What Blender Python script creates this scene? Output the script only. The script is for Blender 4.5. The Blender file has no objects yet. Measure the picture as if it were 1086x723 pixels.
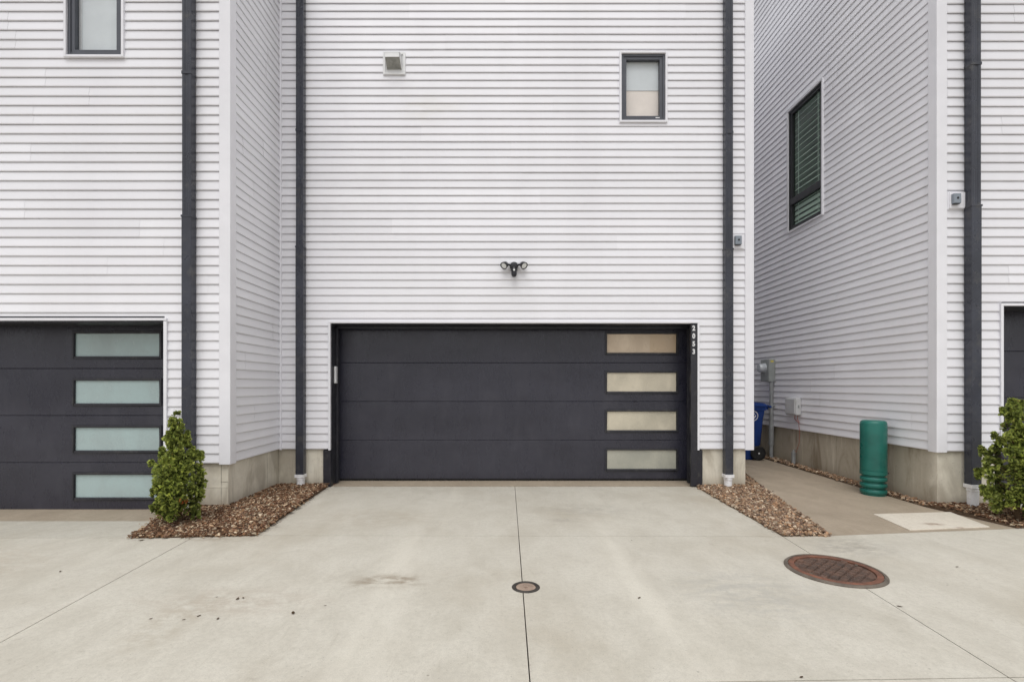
import bpy, bmesh, math, random
import numpy as np
from mathutils import Vector, Matrix

random.seed(7)
rng = np.random.default_rng(11)
R = math.radians
scene = bpy.context.scene
COL = scene.collection

# ------------------------------------------------------------------ helpers
def link(o, parent=None):
    COL.objects.link(o)
    if parent is not None:
        o.parent = parent
        o.matrix_parent_inverse = (Matrix.Translation(parent.location).inverted()
                                   if parent.type == 'EMPTY' else Matrix.Identity(4))
    return o

def tag(o, label=None, cat=None, group=None, kind=None):
    if label: o['label'] = label
    if cat: o['category'] = cat
    if group: o['group'] = group
    if kind: o['kind'] = kind
    return o

def thing(name, loc, label, cat, group=None):
    o = bpy.data.objects.new(name, None)
    o.empty_display_size = 0.2
    o.location = loc
    link(o)
    return tag(o, label, cat, group)

class Frame:
    """wall frame: u along the wall, d outward, z up"""
    def __init__(s, o, u, n):
        s.o, s.u, s.n = Vector(o), Vector(u), Vector(n)
    def p(s, u, d, z):
        return tuple(s.o + s.u*u + s.n*d + Vector((0, 0, z)))

class MB:
    def __init__(s):
        s.v, s.f, s.c = [], [], []
    def face(s, pts, c=(1, 1, 1)):
        i = len(s.v); s.v += [tuple(p) for p in pts]
        s.f.append(tuple(range(i, i+len(pts)))); s.c.append(c)
    def mesh(s, vs, fs, c=(1, 1, 1)):
        i = len(s.v); s.v += [tuple(p) for p in vs]
        for f in fs:
            s.f.append(tuple(i+k for k in f)); s.c.append(c)
    def box(s, x0, x1, y0, y1, z0, z1, c=(1, 1, 1)):
        s.mesh([(x0,y0,z0),(x1,y0,z0),(x1,y1,z0),(x0,y1,z0),(x0,y0,z1),(x1,y0,z1),(x1,y1,z1),(x0,y1,z1)],
               [(0,3,2,1),(4,5,6,7),(0,1,5,4),(1,2,6,5),(2,3,7,6),(3,0,4,7)], c)
    def lbox(s, fr, u0, u1, d0, d1, z0, z1, c=(1, 1, 1)):
        P = [fr.p(u, d, z) for z in (z0, z1) for (u, d) in ((u0,d0),(u1,d0),(u1,d1),(u0,d1))]
        s.mesh(P, [(0,3,2,1),(4,5,6,7),(0,1,5,4),(1,2,6,5),(2,3,7,6),(3,0,4,7)], c)
    def frame(s, fr, u0, u1, z0, z1, w, d0, d1):
        """rectangular ring of width w (inside the given rectangle)"""
        s.lbox(fr, u0, u0+w, d0, d1, z0, z1); s.lbox(fr, u1-w, u1, d0, d1, z0, z1)
        s.lbox(fr, u0+w, u1-w, d0, d1, z0, z0+w); s.lbox(fr, u0+w, u1-w, d0, d1, z1-w, z1)
    def tube(s, p0, p1, r0, r1=None, n=16, caps=True, c=(1, 1, 1)):
        r1 = r0 if r1 is None else r1
        p0, p1 = Vector(p0), Vector(p1); a = (p1-p0).normalized()
        t = a.orthogonal().normalized(); b = a.cross(t)
        vs = []
        for p, r in ((p0, r0), (p1, r1)):
            for k in range(n):
                q = 2*math.pi*k/n
                vs.append(p + t*(r*math.cos(q)) + b*(r*math.sin(q)))
        fs = [(k, (k+1) % n, n+(k+1) % n, n+k) for k in range(n)]
        if caps: fs += [tuple(range(n-1, -1, -1)), tuple(range(n, 2*n))]
        s.mesh(vs, fs, c)
    def path(s, pts, r, n=8):
        for a, b in zip(pts[:-1], pts[1:]): s.tube(a, b, r, r, n)
    def lathe(s, c, prof, n=32, axis=(0, 0, 1), close=True):
        a = Vector(axis).normalized(); t = a.orthogonal().normalized(); b = a.cross(t); c = Vector(c)
        vs = []
        for (r, h) in prof:
            for k in range(n):
                q = 2*math.pi*k/n
                vs.append(c + a*h + t*(r*math.cos(q)) + b*(r*math.sin(q)))
        m = len(prof)
        fs = [(i*n+k, i*n+(k+1) % n, (i+1)*n+(k+1) % n, (i+1)*n+k) for i in range(m-1) for k in range(n)]
        if close: fs += [tuple(range(n-1, -1, -1)), tuple(range((m-1)*n, m*n))]
        s.mesh(vs, fs)
    def prism(s, top, depth):
        """extrude a polygon with given 3D top points downwards"""
        n = len(top)
        vs = [tuple(p) for p in top] + [(p[0], p[1], p[2]-depth) for p in top]
        s.mesh(vs, [tuple(range(n)), tuple(range(2*n-1, n-1, -1))] + [(k, n+k, n+(k+1) % n, (k+1) % n) for k in range(n)])
    def build(s, name, mat, parent=None, smooth=False, bevel=0, loc=None, recalc=True, seg=2, tri=False, vary=False):
        me = bpy.data.meshes.new(name)
        v = s.v
        if loc is not None:
            v = [(a-loc[0], b-loc[1], c-loc[2]) for a, b, c in v]
        me.from_pydata(v, [], s.f)
        if vary:
            at = me.attributes.new('tint', 'FLOAT_COLOR', 'FACE')
            at.data.foreach_set('color', np.array([(c[0], c[1], c[2], 1) for c in s.c], dtype=np.float32).ravel())
        if recalc or tri or bevel:
            bm = bmesh.new(); bm.from_mesh(me)
            if bevel or smooth: bmesh.ops.remove_doubles(bm, verts=bm.verts, dist=1e-5)
            if tri: bmesh.ops.triangulate(bm, faces=bm.faces)
            bmesh.ops.recalc_face_normals(bm, faces=bm.faces)
            bm.to_mesh(me); bm.free()
        me.materials.append(mat)
        if smooth:
            me.polygons.foreach_set('use_smooth', [True]*len(me.polygons))
            me.set_sharp_from_angle(angle=R(38))
        o = bpy.data.objects.new(name, me)
        if loc is not None and parent is None: o.location = loc
        link(o, parent)
        if bevel:
            m = o.modifiers.new('edge', 'BEVEL'); m.width = bevel; m.segments = seg; m.limit_method = 'ANGLE'; m.angle_limit = R(30)
        return o

# ------------------------------------------------------------------ materials
class NT:
    def __init__(s, name):
        s.m = bpy.data.materials.new(name); s.m.use_nodes = True
        s.t = s.m.node_tree; s.n = s.t.nodes; s.l = s.t.links
        s.b = s.n['Principled BSDF']; s.co = s.n.new('ShaderNodeTexCoord').outputs['Object']
    def add(s, typ, **kw):
        n = s.n.new(typ)
        for k, v in kw.items(): setattr(n, k, v)
        return n
    def setin(s, n, k, v):
        if hasattr(v, 'is_output') or isinstance(v, bpy.types.NodeSocket): s.l.new(v, n.inputs[k])
        else: n.inputs[k].default_value = v
    def mapping(s, scale=(1, 1, 1), loc=(0, 0, 0), rot=(0, 0, 0)):
        n = s.add('ShaderNodeMapping'); s.l.new(s.co, n.inputs['Vector'])
        n.inputs['Scale'].default_value = scale; n.inputs['Location'].default_value = loc; n.inputs['Rotation'].default_value = rot
        return n.outputs[0]
    def noise(s, scale, detail=4, rough=.55, vec=None, dist=0):
        n = s.add('ShaderNodeTexNoise'); s.l.new(vec if vec is not None else s.co, n.inputs['Vector'])
        n.inputs['Scale'].default_value = scale; n.inputs['Detail'].default_value = detail
        n.inputs['Roughness'].default_value = rough; n.inputs['Distortion'].default_value = dist
        return n.outputs['Fac']
    def ramp(s, fac, a, b, c0=0., c1=1.):
        n = s.add('ShaderNodeMapRange'); n.interpolation_type = 'SMOOTHSTEP'
        s.l.new(fac, n.inputs['Value'])
        n.inputs['From Min'].default_value = a; n.inputs['From Max'].default_value = b
        n.inputs['To Min'].default_value = c0; n.inputs['To Max'].default_value = c1
        return n.outputs['Result']
    def math(s, op, a, b=0.):
        n = s.add('ShaderNodeMath', operation=op); s.setin(n, 0, a); s.setin(n, 1, b); return n.outputs[0]
    def mix(s, fac, a, b, mode='MIX'):
        n = s.add('ShaderNodeMix', data_type='RGBA', blend_type=mode)
        s.setin(n, 0, fac)
        for i, v in ((6, a), (7, b)):
            if isinstance(v, bpy.types.NodeSocket): s.l.new(v, n.inputs[i])
            else: n.inputs[i].default_value = (v[0], v[1], v[2], 1)
        return n.outputs[2]
    def attr(s, name):
        n = s.add('ShaderNodeAttribute', attribute_name=name); return n.outputs['Color']
    def bump(s, h, strength=.3, dist=.005, prev=None):
        n = s.add('ShaderNodeBump'); n.inputs['Strength'].default_value = strength; n.inputs['Distance'].default_value = dist
        s.l.new(h, n.inputs['Height'])
        if prev is not None: s.l.new(prev, n.inputs['Normal'])
        return n.outputs[0]
    def out(s, col=None, rough=None, normal=None, metallic=None, spec=None):
        for k, v in (('Base Color', col), ('Roughness', rough), ('Normal', normal), ('Metallic', metallic), ('Specular IOR Level', spec)):
            if v is None: continue
            if isinstance(v, bpy.types.NodeSocket): s.l.new(v, s.b.inputs[k])
            elif k == 'Base Color': s.b.inputs[k].default_value = (v[0], v[1], v[2], 1)
            else: s.b.inputs[k].default_value = v
        return s.m
    def sep(s):
        n = s.add('ShaderNodeSeparateXYZ'); s.l.new(s.co, n.inputs[0]); return n.outputs

def simple(name, c, rough=.5, var=.12, scale=6, spec=.4, metallic=0, bump=0, bscale=60, grime=None):
    t = NT(name)
    f = t.noise(scale, 5)
    a = tuple(x*(1-var) for x in c); b = tuple(min(1, x*(1+var)) for x in c)
    col = t.mix(t.ramp(f, .3, .7), a, b)
    if grime:
        g = t.ramp(t.noise(scale*2.7, 6, .65), .52, .75)
        col = t.mix(t.math('MULTIPLY', g, .7), col, grime)
    r = t.ramp(t.noise(scale*1.7, 4), .3, .7, max(.02, rough-.08), min(1, rough+.08))
    nm = t.bump(t.noise(bscale, 3), bump, .003) if bump else None
    return t.out(col, r, nm, metallic, spec)

def m_siding():
    t = NT('vinyl siding')
    x = t.attr('tint')
    streak = t.noise(1.0, 5, .6, t.mapping((1.3, 1.3, .16)))
    blot = t.noise(.55, 4, .5)
    base = t.mix(t.ramp(streak, .35, .75), (.80, .797, .832), (.755, .750, .783))
    base = t.mix(t.math('MULTIPLY', t.ramp(blot, .5, .78), .5), base, (.72, .715, .735))
    # light mildew stain below the exhaust hood
    sp = t.add('ShaderNodeVectorMath', operation='LENGTH')
    t.l.new(t.mapping((1.5, 1.2, 3.6), (.95*1.5, -6.5*1.2, -5.02*3.6)), sp.inputs[0])
    spot = t.math('MULTIPLY', t.ramp(sp.outputs['Value'], .1, 1.0, 1, 0), t.ramp(t.noise(2.2, 4, .6, t.mapping((1, 1, 4))), .3, .7))
    base = t.mix(t.math('MULTIPLY', spot, .35), base, (.60, .58, .50))
    col = t.mix(1.0, base, x, 'MULTIPLY')
    wave = t.noise(1.6, 2, .5, t.mapping((1, 1, 5)))
    grain = t.noise(30, 3, .6, t.mapping((.5, .5, 6)))
    n = t.bump(grain, .08, .002, t.bump(wave, .18, .010))
    return t.out(col, .42, n, 0, .35)

def m_concrete(name, light, dark, stain, stains=(), amt=.5, tracks=0.):
    t = NT(name)
    big = t.noise(.55, 6, .6)
    mid = t.noise(2.6, 8, .65, t.mapping((1, .7, 1)), .4)
    fine = t.noise(140, 3, .7)
    broom = t.noise(60, 3, .7, t.mapping((.06, 1, 1)))
    col = t.mix(t.ramp(mid, .3, .72), light, dark)
    col = t.mix(t.math('MULTIPLY', t.ramp(big, .45, .75), amt), col, stain)
    ys = t.noise(1.0, 5, .6, t.mapping((2.6, .45, 1)))
    col = t.mix(t.math('MULTIPLY', t.ramp(ys, .52, .75), .35), col, tuple(x*1.12 for x in light))
    sp = t.ramp(t.noise(9, 8, .75), .56, .78)
    col = t.mix(t.math('MULTIPLY', sp, .6), col, tuple(x*.72 for x in stain))
    med = t.noise(34, 5, .75)
    col = t.mix(t.math('MULTIPLY', t.ramp(med, .40, .66), .34), col, tuple(x*.80 for x in dark))
    scuff = t.noise(7, 8, .8, t.mapping((2.2, .5, 1), (5, 2, 0), (0, 0, .35)), 1.2)
    col = t.mix(t.math('MULTIPLY', t.ramp(scuff, .55, .74), .40), col, tuple(x*.78 for x in stain))
    px = t.add('ShaderNodeSeparateXYZ'); t.l.new(t.co, px.inputs[0])
    for xc in (-.72, .95):                                   # pale worn wheel tracks
        trk = t.ramp(t.math('ABSOLUTE', t.math('SUBTRACT', px.outputs[0], xc)), .05, .26, 1, 0)
        col = t.mix(t.math('MULTIPLY', t.math('MULTIPLY', trk, t.ramp(ys, .35, .65)), tracks), col, tuple(min(1, x*1.16) for x in light))
    vo = t.add('ShaderNodeTexVoronoi'); t.l.new(t.co, vo.inputs['Vector']); vo.inputs['Scale'].default_value = 5.5; vo.inputs['Randomness'].default_value = 1
    dot = t.math('MULTIPLY', t.ramp(vo.outputs['Distance'], .025, .055, 1, 0), t.ramp(t.noise(1.7, 2), .5, .62))
    col = t.mix(t.math('MULTIPLY', dot, .6), col, tuple(x*.35 for x in stain))
    pit = t.ramp(t.noise(75, 2, .5), .66, .74)
    col = t.mix(t.math('MULTIPLY', pit, .45), col, tuple(x*.5 for x in stain))
    col = t.mix(t.math('MULTIPLY', t.ramp(fine, .35, .7), .25), col, tuple(x*.6 for x in dark))
    for (cx, cy, rx, ry, c, a) in stains:
        sp = t.add('ShaderNodeVectorMath', operation='LENGTH')
        t.l.new(t.mapping((1/rx, 1/ry, 0), (-cx/rx, -cy/ry, 0)), sp.inputs[0])
        f = t.math('MULTIPLY', t.ramp(sp.outputs['Value'], .15, 1.0, 1, 0), t.ramp(t.noise(11, 7, .7, t.mapping((.6, 1.2, 1))), .38, .62))
        col = t.mix(t.math('MULTIPLY', f, a), col, c)
    nm = t.bump(fine, .3, .003, t.bump(med, .2, .004, t.bump(broom, .2, .003)))
    return t.out(col, t.ramp(mid, .3, .7, .45, .8), nm, 0, .4)

def m_foundation():
    t = NT('cast foundation concrete')
    st = t.noise(1.0, 5, .6, t.mapping((2.2, 2.2, .75)), .9)
    mid = t.noise(5, 7, .65)
    z = t.sep()[2]
    x, y = t.sep()[0], t.sep()[1]
    col = t.mix(t.ramp(mid, .3, .7), (.78, .735, .625), (.66, .615, .51))
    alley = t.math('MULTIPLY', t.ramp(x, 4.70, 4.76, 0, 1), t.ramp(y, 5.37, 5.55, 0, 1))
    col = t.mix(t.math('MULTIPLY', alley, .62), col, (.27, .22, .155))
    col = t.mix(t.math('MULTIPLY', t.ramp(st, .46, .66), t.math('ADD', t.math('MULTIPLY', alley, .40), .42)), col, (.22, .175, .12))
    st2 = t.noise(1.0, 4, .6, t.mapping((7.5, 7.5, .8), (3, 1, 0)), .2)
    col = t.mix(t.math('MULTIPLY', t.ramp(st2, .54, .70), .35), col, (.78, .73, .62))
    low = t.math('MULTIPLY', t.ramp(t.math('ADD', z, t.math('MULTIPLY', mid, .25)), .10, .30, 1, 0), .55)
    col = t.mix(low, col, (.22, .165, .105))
    run = t.math('FRACT', t.math('MULTIPLY', t.math('ADD', t.math('ADD', x, y), 20.13), 1.05))
    line = t.math('MULTIPLY', t.ramp(t.math('ABSOLUTE', t.math('SUBTRACT', run, .5)), .002, .007, 1, 0), t.ramp(mid, .3, .6, .1, .7))
    col = t.mix(line, col, (.13, .105, .075))
    pit = t.ramp(t.noise(70, 2), .66, .75)
    col = t.mix(t.math('MULTIPLY', pit, .5), col, (.16, .14, .11))
    return t.out(col, .85, t.bump(t.noise(90, 4), .2, .003), 0, .25)

def m_tint(name, rough=.8, mult=1.0, bump=.25, bscale=80, spec=.25, sss=0):
    t = NT(name)
    f = t.noise(40, 4)
    col = t.mix(1.0, t.attr('tint'), t.mix(t.ramp(f, .3, .7), (.75*mult,)*3, (1.15*mult,)*3), 'MULTIPLY')
    t.out(col, rough, t.bump(t.noise(bscale, 3), bump, .003), 0, spec)
    return t.m

def m_leaf():
    t = NT('evergreen fronds')
    t.out(t.attr('tint'), .55, None, 0, .35)
    tr = t.add('ShaderNodeBsdfTranslucent'); t.l.new(t.attr('tint'), tr.inputs['Color'])
    mx = t.add('ShaderNodeMixShader'); mx.inputs[0].default_value = .22
    o = t.n['Material Output']
    t.l.new(t.b.outputs[0], mx.inputs[1]); t.l.new(tr.outputs[0], mx.inputs[2]); t.l.new(mx.outputs[0], o.inputs[0])
    return t.m

def m_door():
    t = NT('charcoal garage door steel')
    f = t.noise(.9, 5, .6, t.mapping((1, 1, 2.2)))
    col = t.mix(t.ramp(f, .3, .7), (.019, .019, .031), (.030, .030, .045))
    dust = t.noise(3, 6, .7, t.mapping((1.5, 1, .5)))
    col = t.mix(t.math('MULTIPLY', t.ramp(dust, .5, .8), .22), col, (.10, .097, .11))
    g = t.noise(150, 3, .6)
    return t.out(col, t.ramp(dust, .3, .7, .20, .40), t.bump(t.noise(1.3, 3), .25, .02, t.bump(g, .5, .003)), 0, .6)

def m_glass(name, tint=(1, 1, 1), refl=.12):
    t = NT(name)
    o = t.n['Material Output']
    tr = t.add('ShaderNodeBsdfTransparent'); tr.inputs[0].default_value = (*tint, 1)
    gl = t.add('ShaderNodeBsdfGlossy'); gl.inputs['Roughness'].default_value = .02
    lw = t.add('ShaderNodeLayerWeight'); lw.inputs[0].default_value = .5
    f5 = t.math('MULTIPLY', t.math('POWER', lw.outputs['Facing'], 4.0), .8)
    nm = t.bump(t.noise(1.5, 2), .02, .01); t.l.new(nm, gl.inputs['Normal'])
    mx = t.add('ShaderNodeMixShader'); t.l.new(t.math('ADD', f5, refl), mx.inputs[0])
    t.l.new(tr.outputs[0], mx.inputs[1]); t.l.new(gl.outputs[0], mx.inputs[2]); t.l.new(mx.outputs[0], o.inputs[0])
    return t.m

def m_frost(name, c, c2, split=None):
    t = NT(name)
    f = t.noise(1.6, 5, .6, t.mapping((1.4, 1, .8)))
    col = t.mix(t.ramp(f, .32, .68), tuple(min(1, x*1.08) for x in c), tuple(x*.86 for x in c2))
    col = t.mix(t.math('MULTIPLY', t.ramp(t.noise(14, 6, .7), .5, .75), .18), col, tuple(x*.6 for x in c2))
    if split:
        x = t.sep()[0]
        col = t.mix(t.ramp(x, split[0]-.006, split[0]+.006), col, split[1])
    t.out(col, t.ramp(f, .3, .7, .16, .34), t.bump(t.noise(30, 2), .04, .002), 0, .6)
    return t.m

def m_rust(name, ca, cb):
    t = NT(name)
    f = t.noise(9, 7, .7)
    col = t.mix(t.ramp(f, .35, .68), ca, cb)
    col = t.mix(t.math('MULTIPLY', t.ramp(t.noise(22, 6, .7), .55, .75), .6), col, (.045, .038, .034))
    return t.out(col, t.ramp(f, .3, .7, .5, .75), t.bump(t.noise(70, 4), .4, .004), .15, .4)

M = {}
M['siding'] = m_siding()
M['trim'] = simple('white vinyl trim', (.80, .797, .835), .4, .03, 3, .35)
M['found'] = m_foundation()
M['door'] = m_door()
M['black'] = simple('charcoal aluminium', (.024, .024, .031), .42, .18, 4, .45, grime=(.075, .072, .07))
M['spout'] = simple('charcoal gutter paint', (.036, .039, .052), .30, .2, 2.5, .45, grime=(.085, .082, .08))
M['winframe'] = simple('slate grey window frame', (.075, .080, .096), .4, .08, 5, .45)
M['winframe_dark'] = simple('dark bronze window frame', (.028, .029, .032), .4, .1, 5, .45)
M['pvc'] = simple('white drain pipe plastic', (.84, .84, .85), .35, .04, 9, .45, grime=(.5, .46, .4))
STAINS = ((-.80, 3.38, .42, .17, (.24, .185, .125), .8), (-1.75, 3.05, .85, .30, (.36, .29, .22), .45), (-1.9, 2.75, .25, .5, (.40, .35, .27), .5),
          (2.9, 4.1, .55, .35, (.25, .23, .20), .55), (.9, 5.3, .8, .35, (.33, .31, .27), .4), (.6, 4.9, .25, .12, (.30, .27, .23), .5),
          (1.6, 3.2, .7, .6, (.37, .36, .33), .5), (-2.5, 4.3, .5, .12, (.28, .23, .17), .5), (-1.3, 5.0, 1.0, .5, (.42, .37, .29), .45),
          (-4.1, 3.6, 1.0, .7, (.40, .34, .26), .45))
M['drive'] = m_concrete('driveway concrete', (.665, .632, .550), (.52, .488, .415), (.42, .37, .285), STAINS, .8, .35)
M['walk'] = m_concrete('damp walkway concrete', (.44, .365, .278), (.335, .275, .205), (.25, .20, .145), (), .7)
M['pad'] = m_concrete('pale concrete pad', (.76, .70, .60), (.66, .605, .51), (.45, .36, .27),
                      ((4.12, 4.72, .16, .06, (.20, .11, .065), .9), (4.3, 4.62, .08, .03, (.22, .12, .07), .7)), .4)
M['thresh'] = m_concrete('stained threshold concrete', (.46, .385, .295), (.36, .30, .225), (.26, .205, .15), (), .5)
M['soil'] = simple('soil', (.075, .05, .035), .95, .4, 12, .1, bump=.5)
M['mulch'] = m_tint('bark and stone chips')
M['gravel'] = m_tint('river gravel', .6, 1.0, .15, 60, .35)
M['leaf'] = m_leaf()
M['bark'] = simple('shrub bark', (.10, .065, .04), .9, .3, 20, .1, bump=.6)
M['green'] = simple('green utility plastic', (.012, .120, .096), .34, .22, 3, .45, grime=(.04, .15, .125))
M['blue'] = simple('blue cart plastic', (.010, .040, .19), .42, .2, 4, .4, grime=(.03, .05, .17))
M['rubber'] = simple('black rubber', (.018, .018, .019), .7, .2, 8, .3)
M['white'] = simple('white plastic', (.72, .72, .73), .4, .05, 6, .4)
M['greybox'] = simple('grey painted steel', (.30, .32, .315), .45, .08, 6, .4, grime=(.24, .25, .24))
M['conduit'] = simple('grey conduit plastic', (.29, .30, .305), .45, .10, 6, .35, grime=(.22, .21, .19))
M['telecom'] = simple('pale grey plastic', (.56, .565, .57), .42, .05, 5, .4, grime=(.46, .44, .42))
M['device'] = simple('mid grey device plastic', (.23, .26, .30), .4, .06, 9, .4)
M['lens'] = simple('black lens', (.01, .01, .012), .15, .1, 9, .6)
M['lamp'] = simple('lamp lens', (.82, .83, .82), .3, .05, 12, .5)
M['blacklamp'] = simple('black lamp plastic', (.014, .014, .018), .35, .15, 9, .5)
M['metergl'] = simple('meter dome', (.50, .53, .56), .12, .12, 14, .7)
M['yellow'] = simple('yellow sticker', (.62, .50, .08), .5, .1, 10)
M['red'] = simple('red cable', (.36, .11, .085), .5, .1, 10)
M['rust'] = m_rust('rusted cast iron', (.085, .058, .046), (.17, .10, .072))
M['rustred'] = m_rust('bright rust iron', (.13, .062, .042), (.24, .105, .065))
M['ironrim'] = simple('pale worn iron ring', (.15, .125, .10), .6, .25, 12, .4, .2, grime=(.09, .07, .055))
M['capdark'] = simple('dark iron ring', (.055, .048, .042), .6, .25, 14, .4, .2)
M['captan'] = simple('rusty tan cap', (.34, .255, .20), .7, .2, 18, .3, 0, .3, grime=(.17, .09, .06))
M['hood'] = simple('white hood', (.80, .805, .81), .4, .06, 6, .45)
M['flap'] = simple('grey damper', (.30, .30, .28), .6, .2, 12, .3)
M['shade'] = simple('grey shade and sky reflection', (.70, .735, .76), .7, .04, 4, .2)  # left window's roller shade, and reflected sky painted behind the middle window
M['beige'] = simple('beige building reflection', (.86, .775, .715), .7, .06, 3, .2)  # colour of the opposite building's reflection in the middle window
M['dark'] = simple('dark room', (.02, .028, .024), .8, .2, 2, .1)
M['darkgreen'] = simple('dim green room', (.30, .37, .32), .8, .2, 2, .1)
M['slat'] = simple('pale blind slat', (.82, .86, .82), .5, .05, 5, .3)  # paints the pale siding lines reflected in the side window
M['glass'] = m_glass('clear window glass', (.97, .98, .98), .05)
M['gglass'] = m_glass('green window glass', (.74, .86, .78), .08)
M['roof'] = simple('roof membrane', (.12, .12, .125), .8, .15, 2, .2)
M['leafbit'] = simple('dry leaf', (.07, .045, .025), .8, .3, 30, .2)
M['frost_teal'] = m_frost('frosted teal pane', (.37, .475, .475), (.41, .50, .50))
M['frost_1'] = m_frost('frosted pane amber garage light', (.74, .61, .46), (.70, .56, .41), (2.03, (.60, .46, .31)))  # warm garage light inside put into the pane colours, greyer towards the bottom
M['frost_2'] = m_frost('frosted pane cream garage light', (.63, .57, .45), (.56, .51, .40))
M['frost_3'] = m_frost('frosted pane sand garage light', (.58, .53, .42), (.51, .47, .37))
M['frost_4'] = m_frost('frosted pane grey garage light', (.45, .44, .37), (.40, .40, .34))
M['caulk'] = simple('joint filler', (.045, .04, .034), .9, .2, 20, .1)

# ------------------------------------------------------------------ setting
g = MB(); g.face([(-150, -150, -.26), (150, -150, -.26), (150, 150, -.26), (-150, 150, -.26)])
tag(g.build('ground', M['soil']), 'bare brown soil beneath the concrete', 'ground', kind='structure')

def lerp(pts, x):
    for (a, ya), (b, yb) in zip(pts[:-1], pts[1:]):
        if x <= b: return ya + (yb-ya)*(x-a)/(b-a)
    return pts[-1][1]
FR = [(-12, 4.33), (-3.25, 4.33), (-2.757, 4.36), (-2.22, 4.40), (.13, 4.39), (2.48, 4.37), (2.886, 4.39), (4.89, 4.62), (6, 4.70), (14, 4.9)]
NR = [(-12, 2.12), (-2.6, 2.15), (.12, 2.21), (2.33, 2.265), (14, 2.55)]
jl = lambda y: -2.757 + (4.28-y)*.0655
jc = lambda y: .116 + (y-2.23)*.0053
jr = lambda y: 2.48 - (4.36-y)*.0714

def inset(poly, g):
    """shrink a convex-ish 2D polygon (counter-clockwise) by g"""
    n = len(poly); out = []
    for i in range(n):
        p, a, b = Vector(poly[i][:2]), Vector(poly[i-1][:2]), Vector(poly[(i+1) % n][:2])
        e1, e2 = (p-a).normalized(), (b-p).normalized()
        n1, n2 = Vector((-e1.y, e1.x)), Vector((-e2.y, e2.x))
        m = n1+n2; k = g*2/max(.3, m.dot(m))
        q = p + m*k
        out.append((q.x, q.y, poly[i][2]))
    return out

def between(xa, xb, top, bot):
    xs = [x for x, _ in top if xa < x < xb]
    return xs
def street_slab(mb, L, Rr, g=.004):
    """slab between the two lines FR (far) and NR (near), joints L and Rr are functions of y or constants"""
    f = lambda q, line: (q, lerp(line, q)) if not callable(q) else None
    def corner(q, line):
        if not callable(q): return (q, lerp(line, q), 0)
        y = 4.3 if line is FR else 2.2
        for _ in range(6): y = lerp(line, q(y))
        return (q(y), y, 0)
    nl, nr_, fr_, fl = corner(L, NR), corner(Rr, NR), corner(Rr, FR), corner(L, FR)
    poly = [nl] + [(x, lerp(NR, x), 0) for x, _ in NR if nl[0]+.05 < x < nr_[0]-.05] + [nr_, fr_]
    poly += [(x, lerp(FR, x), 0) for x, _ in reversed(FR) if fl[0]+.05 < x < fr_[0]-.05] + [fl]
    mb.prism(inset(poly, g), .14)

st = MB()
for a, b in ((-12, -6.6), (-6.6, jl), (jl, jc), (jc, jr), (jr, 7.2), (7.2, 14)): street_slab(st, a, b, .0032)
for a, b in ((-12, -6.6), (-6.6, -2.6), (-2.6, .10), (.10, 2.33), (2.33, 7.2), (7.2, 14)):
    st.prism(inset([(a, -2.6, 0), (b, -2.6, 0), (b, lerp(NR, b), 0)] + [(a, lerp(NR, a), 0)], .0032), .14)
    st.prism(inset([(a, -7.5, 0), (b, -7.5, 0), (b, -2.6, 0), (a, -2.6, 0)], .0032), .14)
tag(st.build('street', M['drive'], tri=True), 'pale concrete alley pavement cut by control joints', 'street', kind='structure')

dr = MB()
dr.prism(inset([(-2.235, 4.40, 0), (jc(4.39), 4.39, 0), (jc(6.5), 6.52, 0), (-2.345, 6.52, 0)], .0026), .14)
dr.prism(inset([(jc(4.39), 4.39, 0), (2.50, 4.37, 0), (2.545, 6.52, 0), (jc(6.5), 6.52, 0)], .0026), .14)
tag(dr.build('driveway', M['drive'], tri=True), 'two pale concrete driveway slabs before the middle garage', 'driveway', kind='structure')
dl = MB()
dl.prism(inset([(-12, 4.33, 0), (-3.25, 4.33, 0), (-3.56, 5.10, -.065), (-12, 5.10, -.065)], .003), .14)
tag(dl.build('driveway', M['drive'], tri=True), 'concrete driveway sloping to the left garage', 'driveway', kind='structure')
d2 = MB()
d2.prism(inset([(5.35, 4.64, 0), (14, 4.9, .02), (14, 5.9, .11), (5.35, 5.9, .11)], .003), .14)
tag(d2.build('driveway', M['drive'], tri=True), 'concrete driveway rising to the right garage', 'driveway', kind='structure')
th = MB()
th.prism([(-2.30, 6.528, .003), (2.54, 6.528, .003), (2.54, 6.95, .016), (-2.30, 6.95, .016)], .14)
th.prism([(-12, 5.108, -.068), (-3.56, 5.108, -.068), (-3.66, 5.80, -.078), (-12, 5.80, -.078)], .14)
tag(th.build('garage_threshold', M['thresh'], tri=True), 'brown stained concrete thresholds at the garage doors', 'threshold', kind='structure')

wz = lambda y: .05*min(1, max(0, (y-4.9)/3.4))
WL = [(2.886, 4.392), (3.12, 5.36), (3.36, 6.32), (3.61, 7.34), (3.72, 8.4), (3.72, 14)]
WR = [(4.82, 4.612), (4.63, 5.40), (4.60, 6.32), (4.585, 7.34), (4.575, 8.4), (4.575, 14)]
wk = MB()
tp = []
for (a, b) in zip(WL, WR): tp.append(((a[0], a[1], wz(a[1])), (b[0], b[1], wz(b[1]))))
for (a, b), (c, d) in zip(tp[:-1], tp[1:]): wk.face([a, b, d, c])
edge = [a for a, b in tp] + [b for a, b in reversed(tp)]
for p, q in zip(edge, edge[1:]+edge[:1]): wk.face([p, q, (q[0], q[1], -.2), (p[0], p[1], -.2)])
wko = wk.build('walkway', M['walk'])
tag(wko, 'damp brownish concrete walkway between the buildings', 'walkway', kind='structure')
pd = MB()
pq = [(3.755, 4.545), (4.60, 4.648), (4.70, 5.17), (3.83, 5.09)]
pd.prism([(x, y, wz(y)+.010) for x, y in pq], .03)
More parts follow.
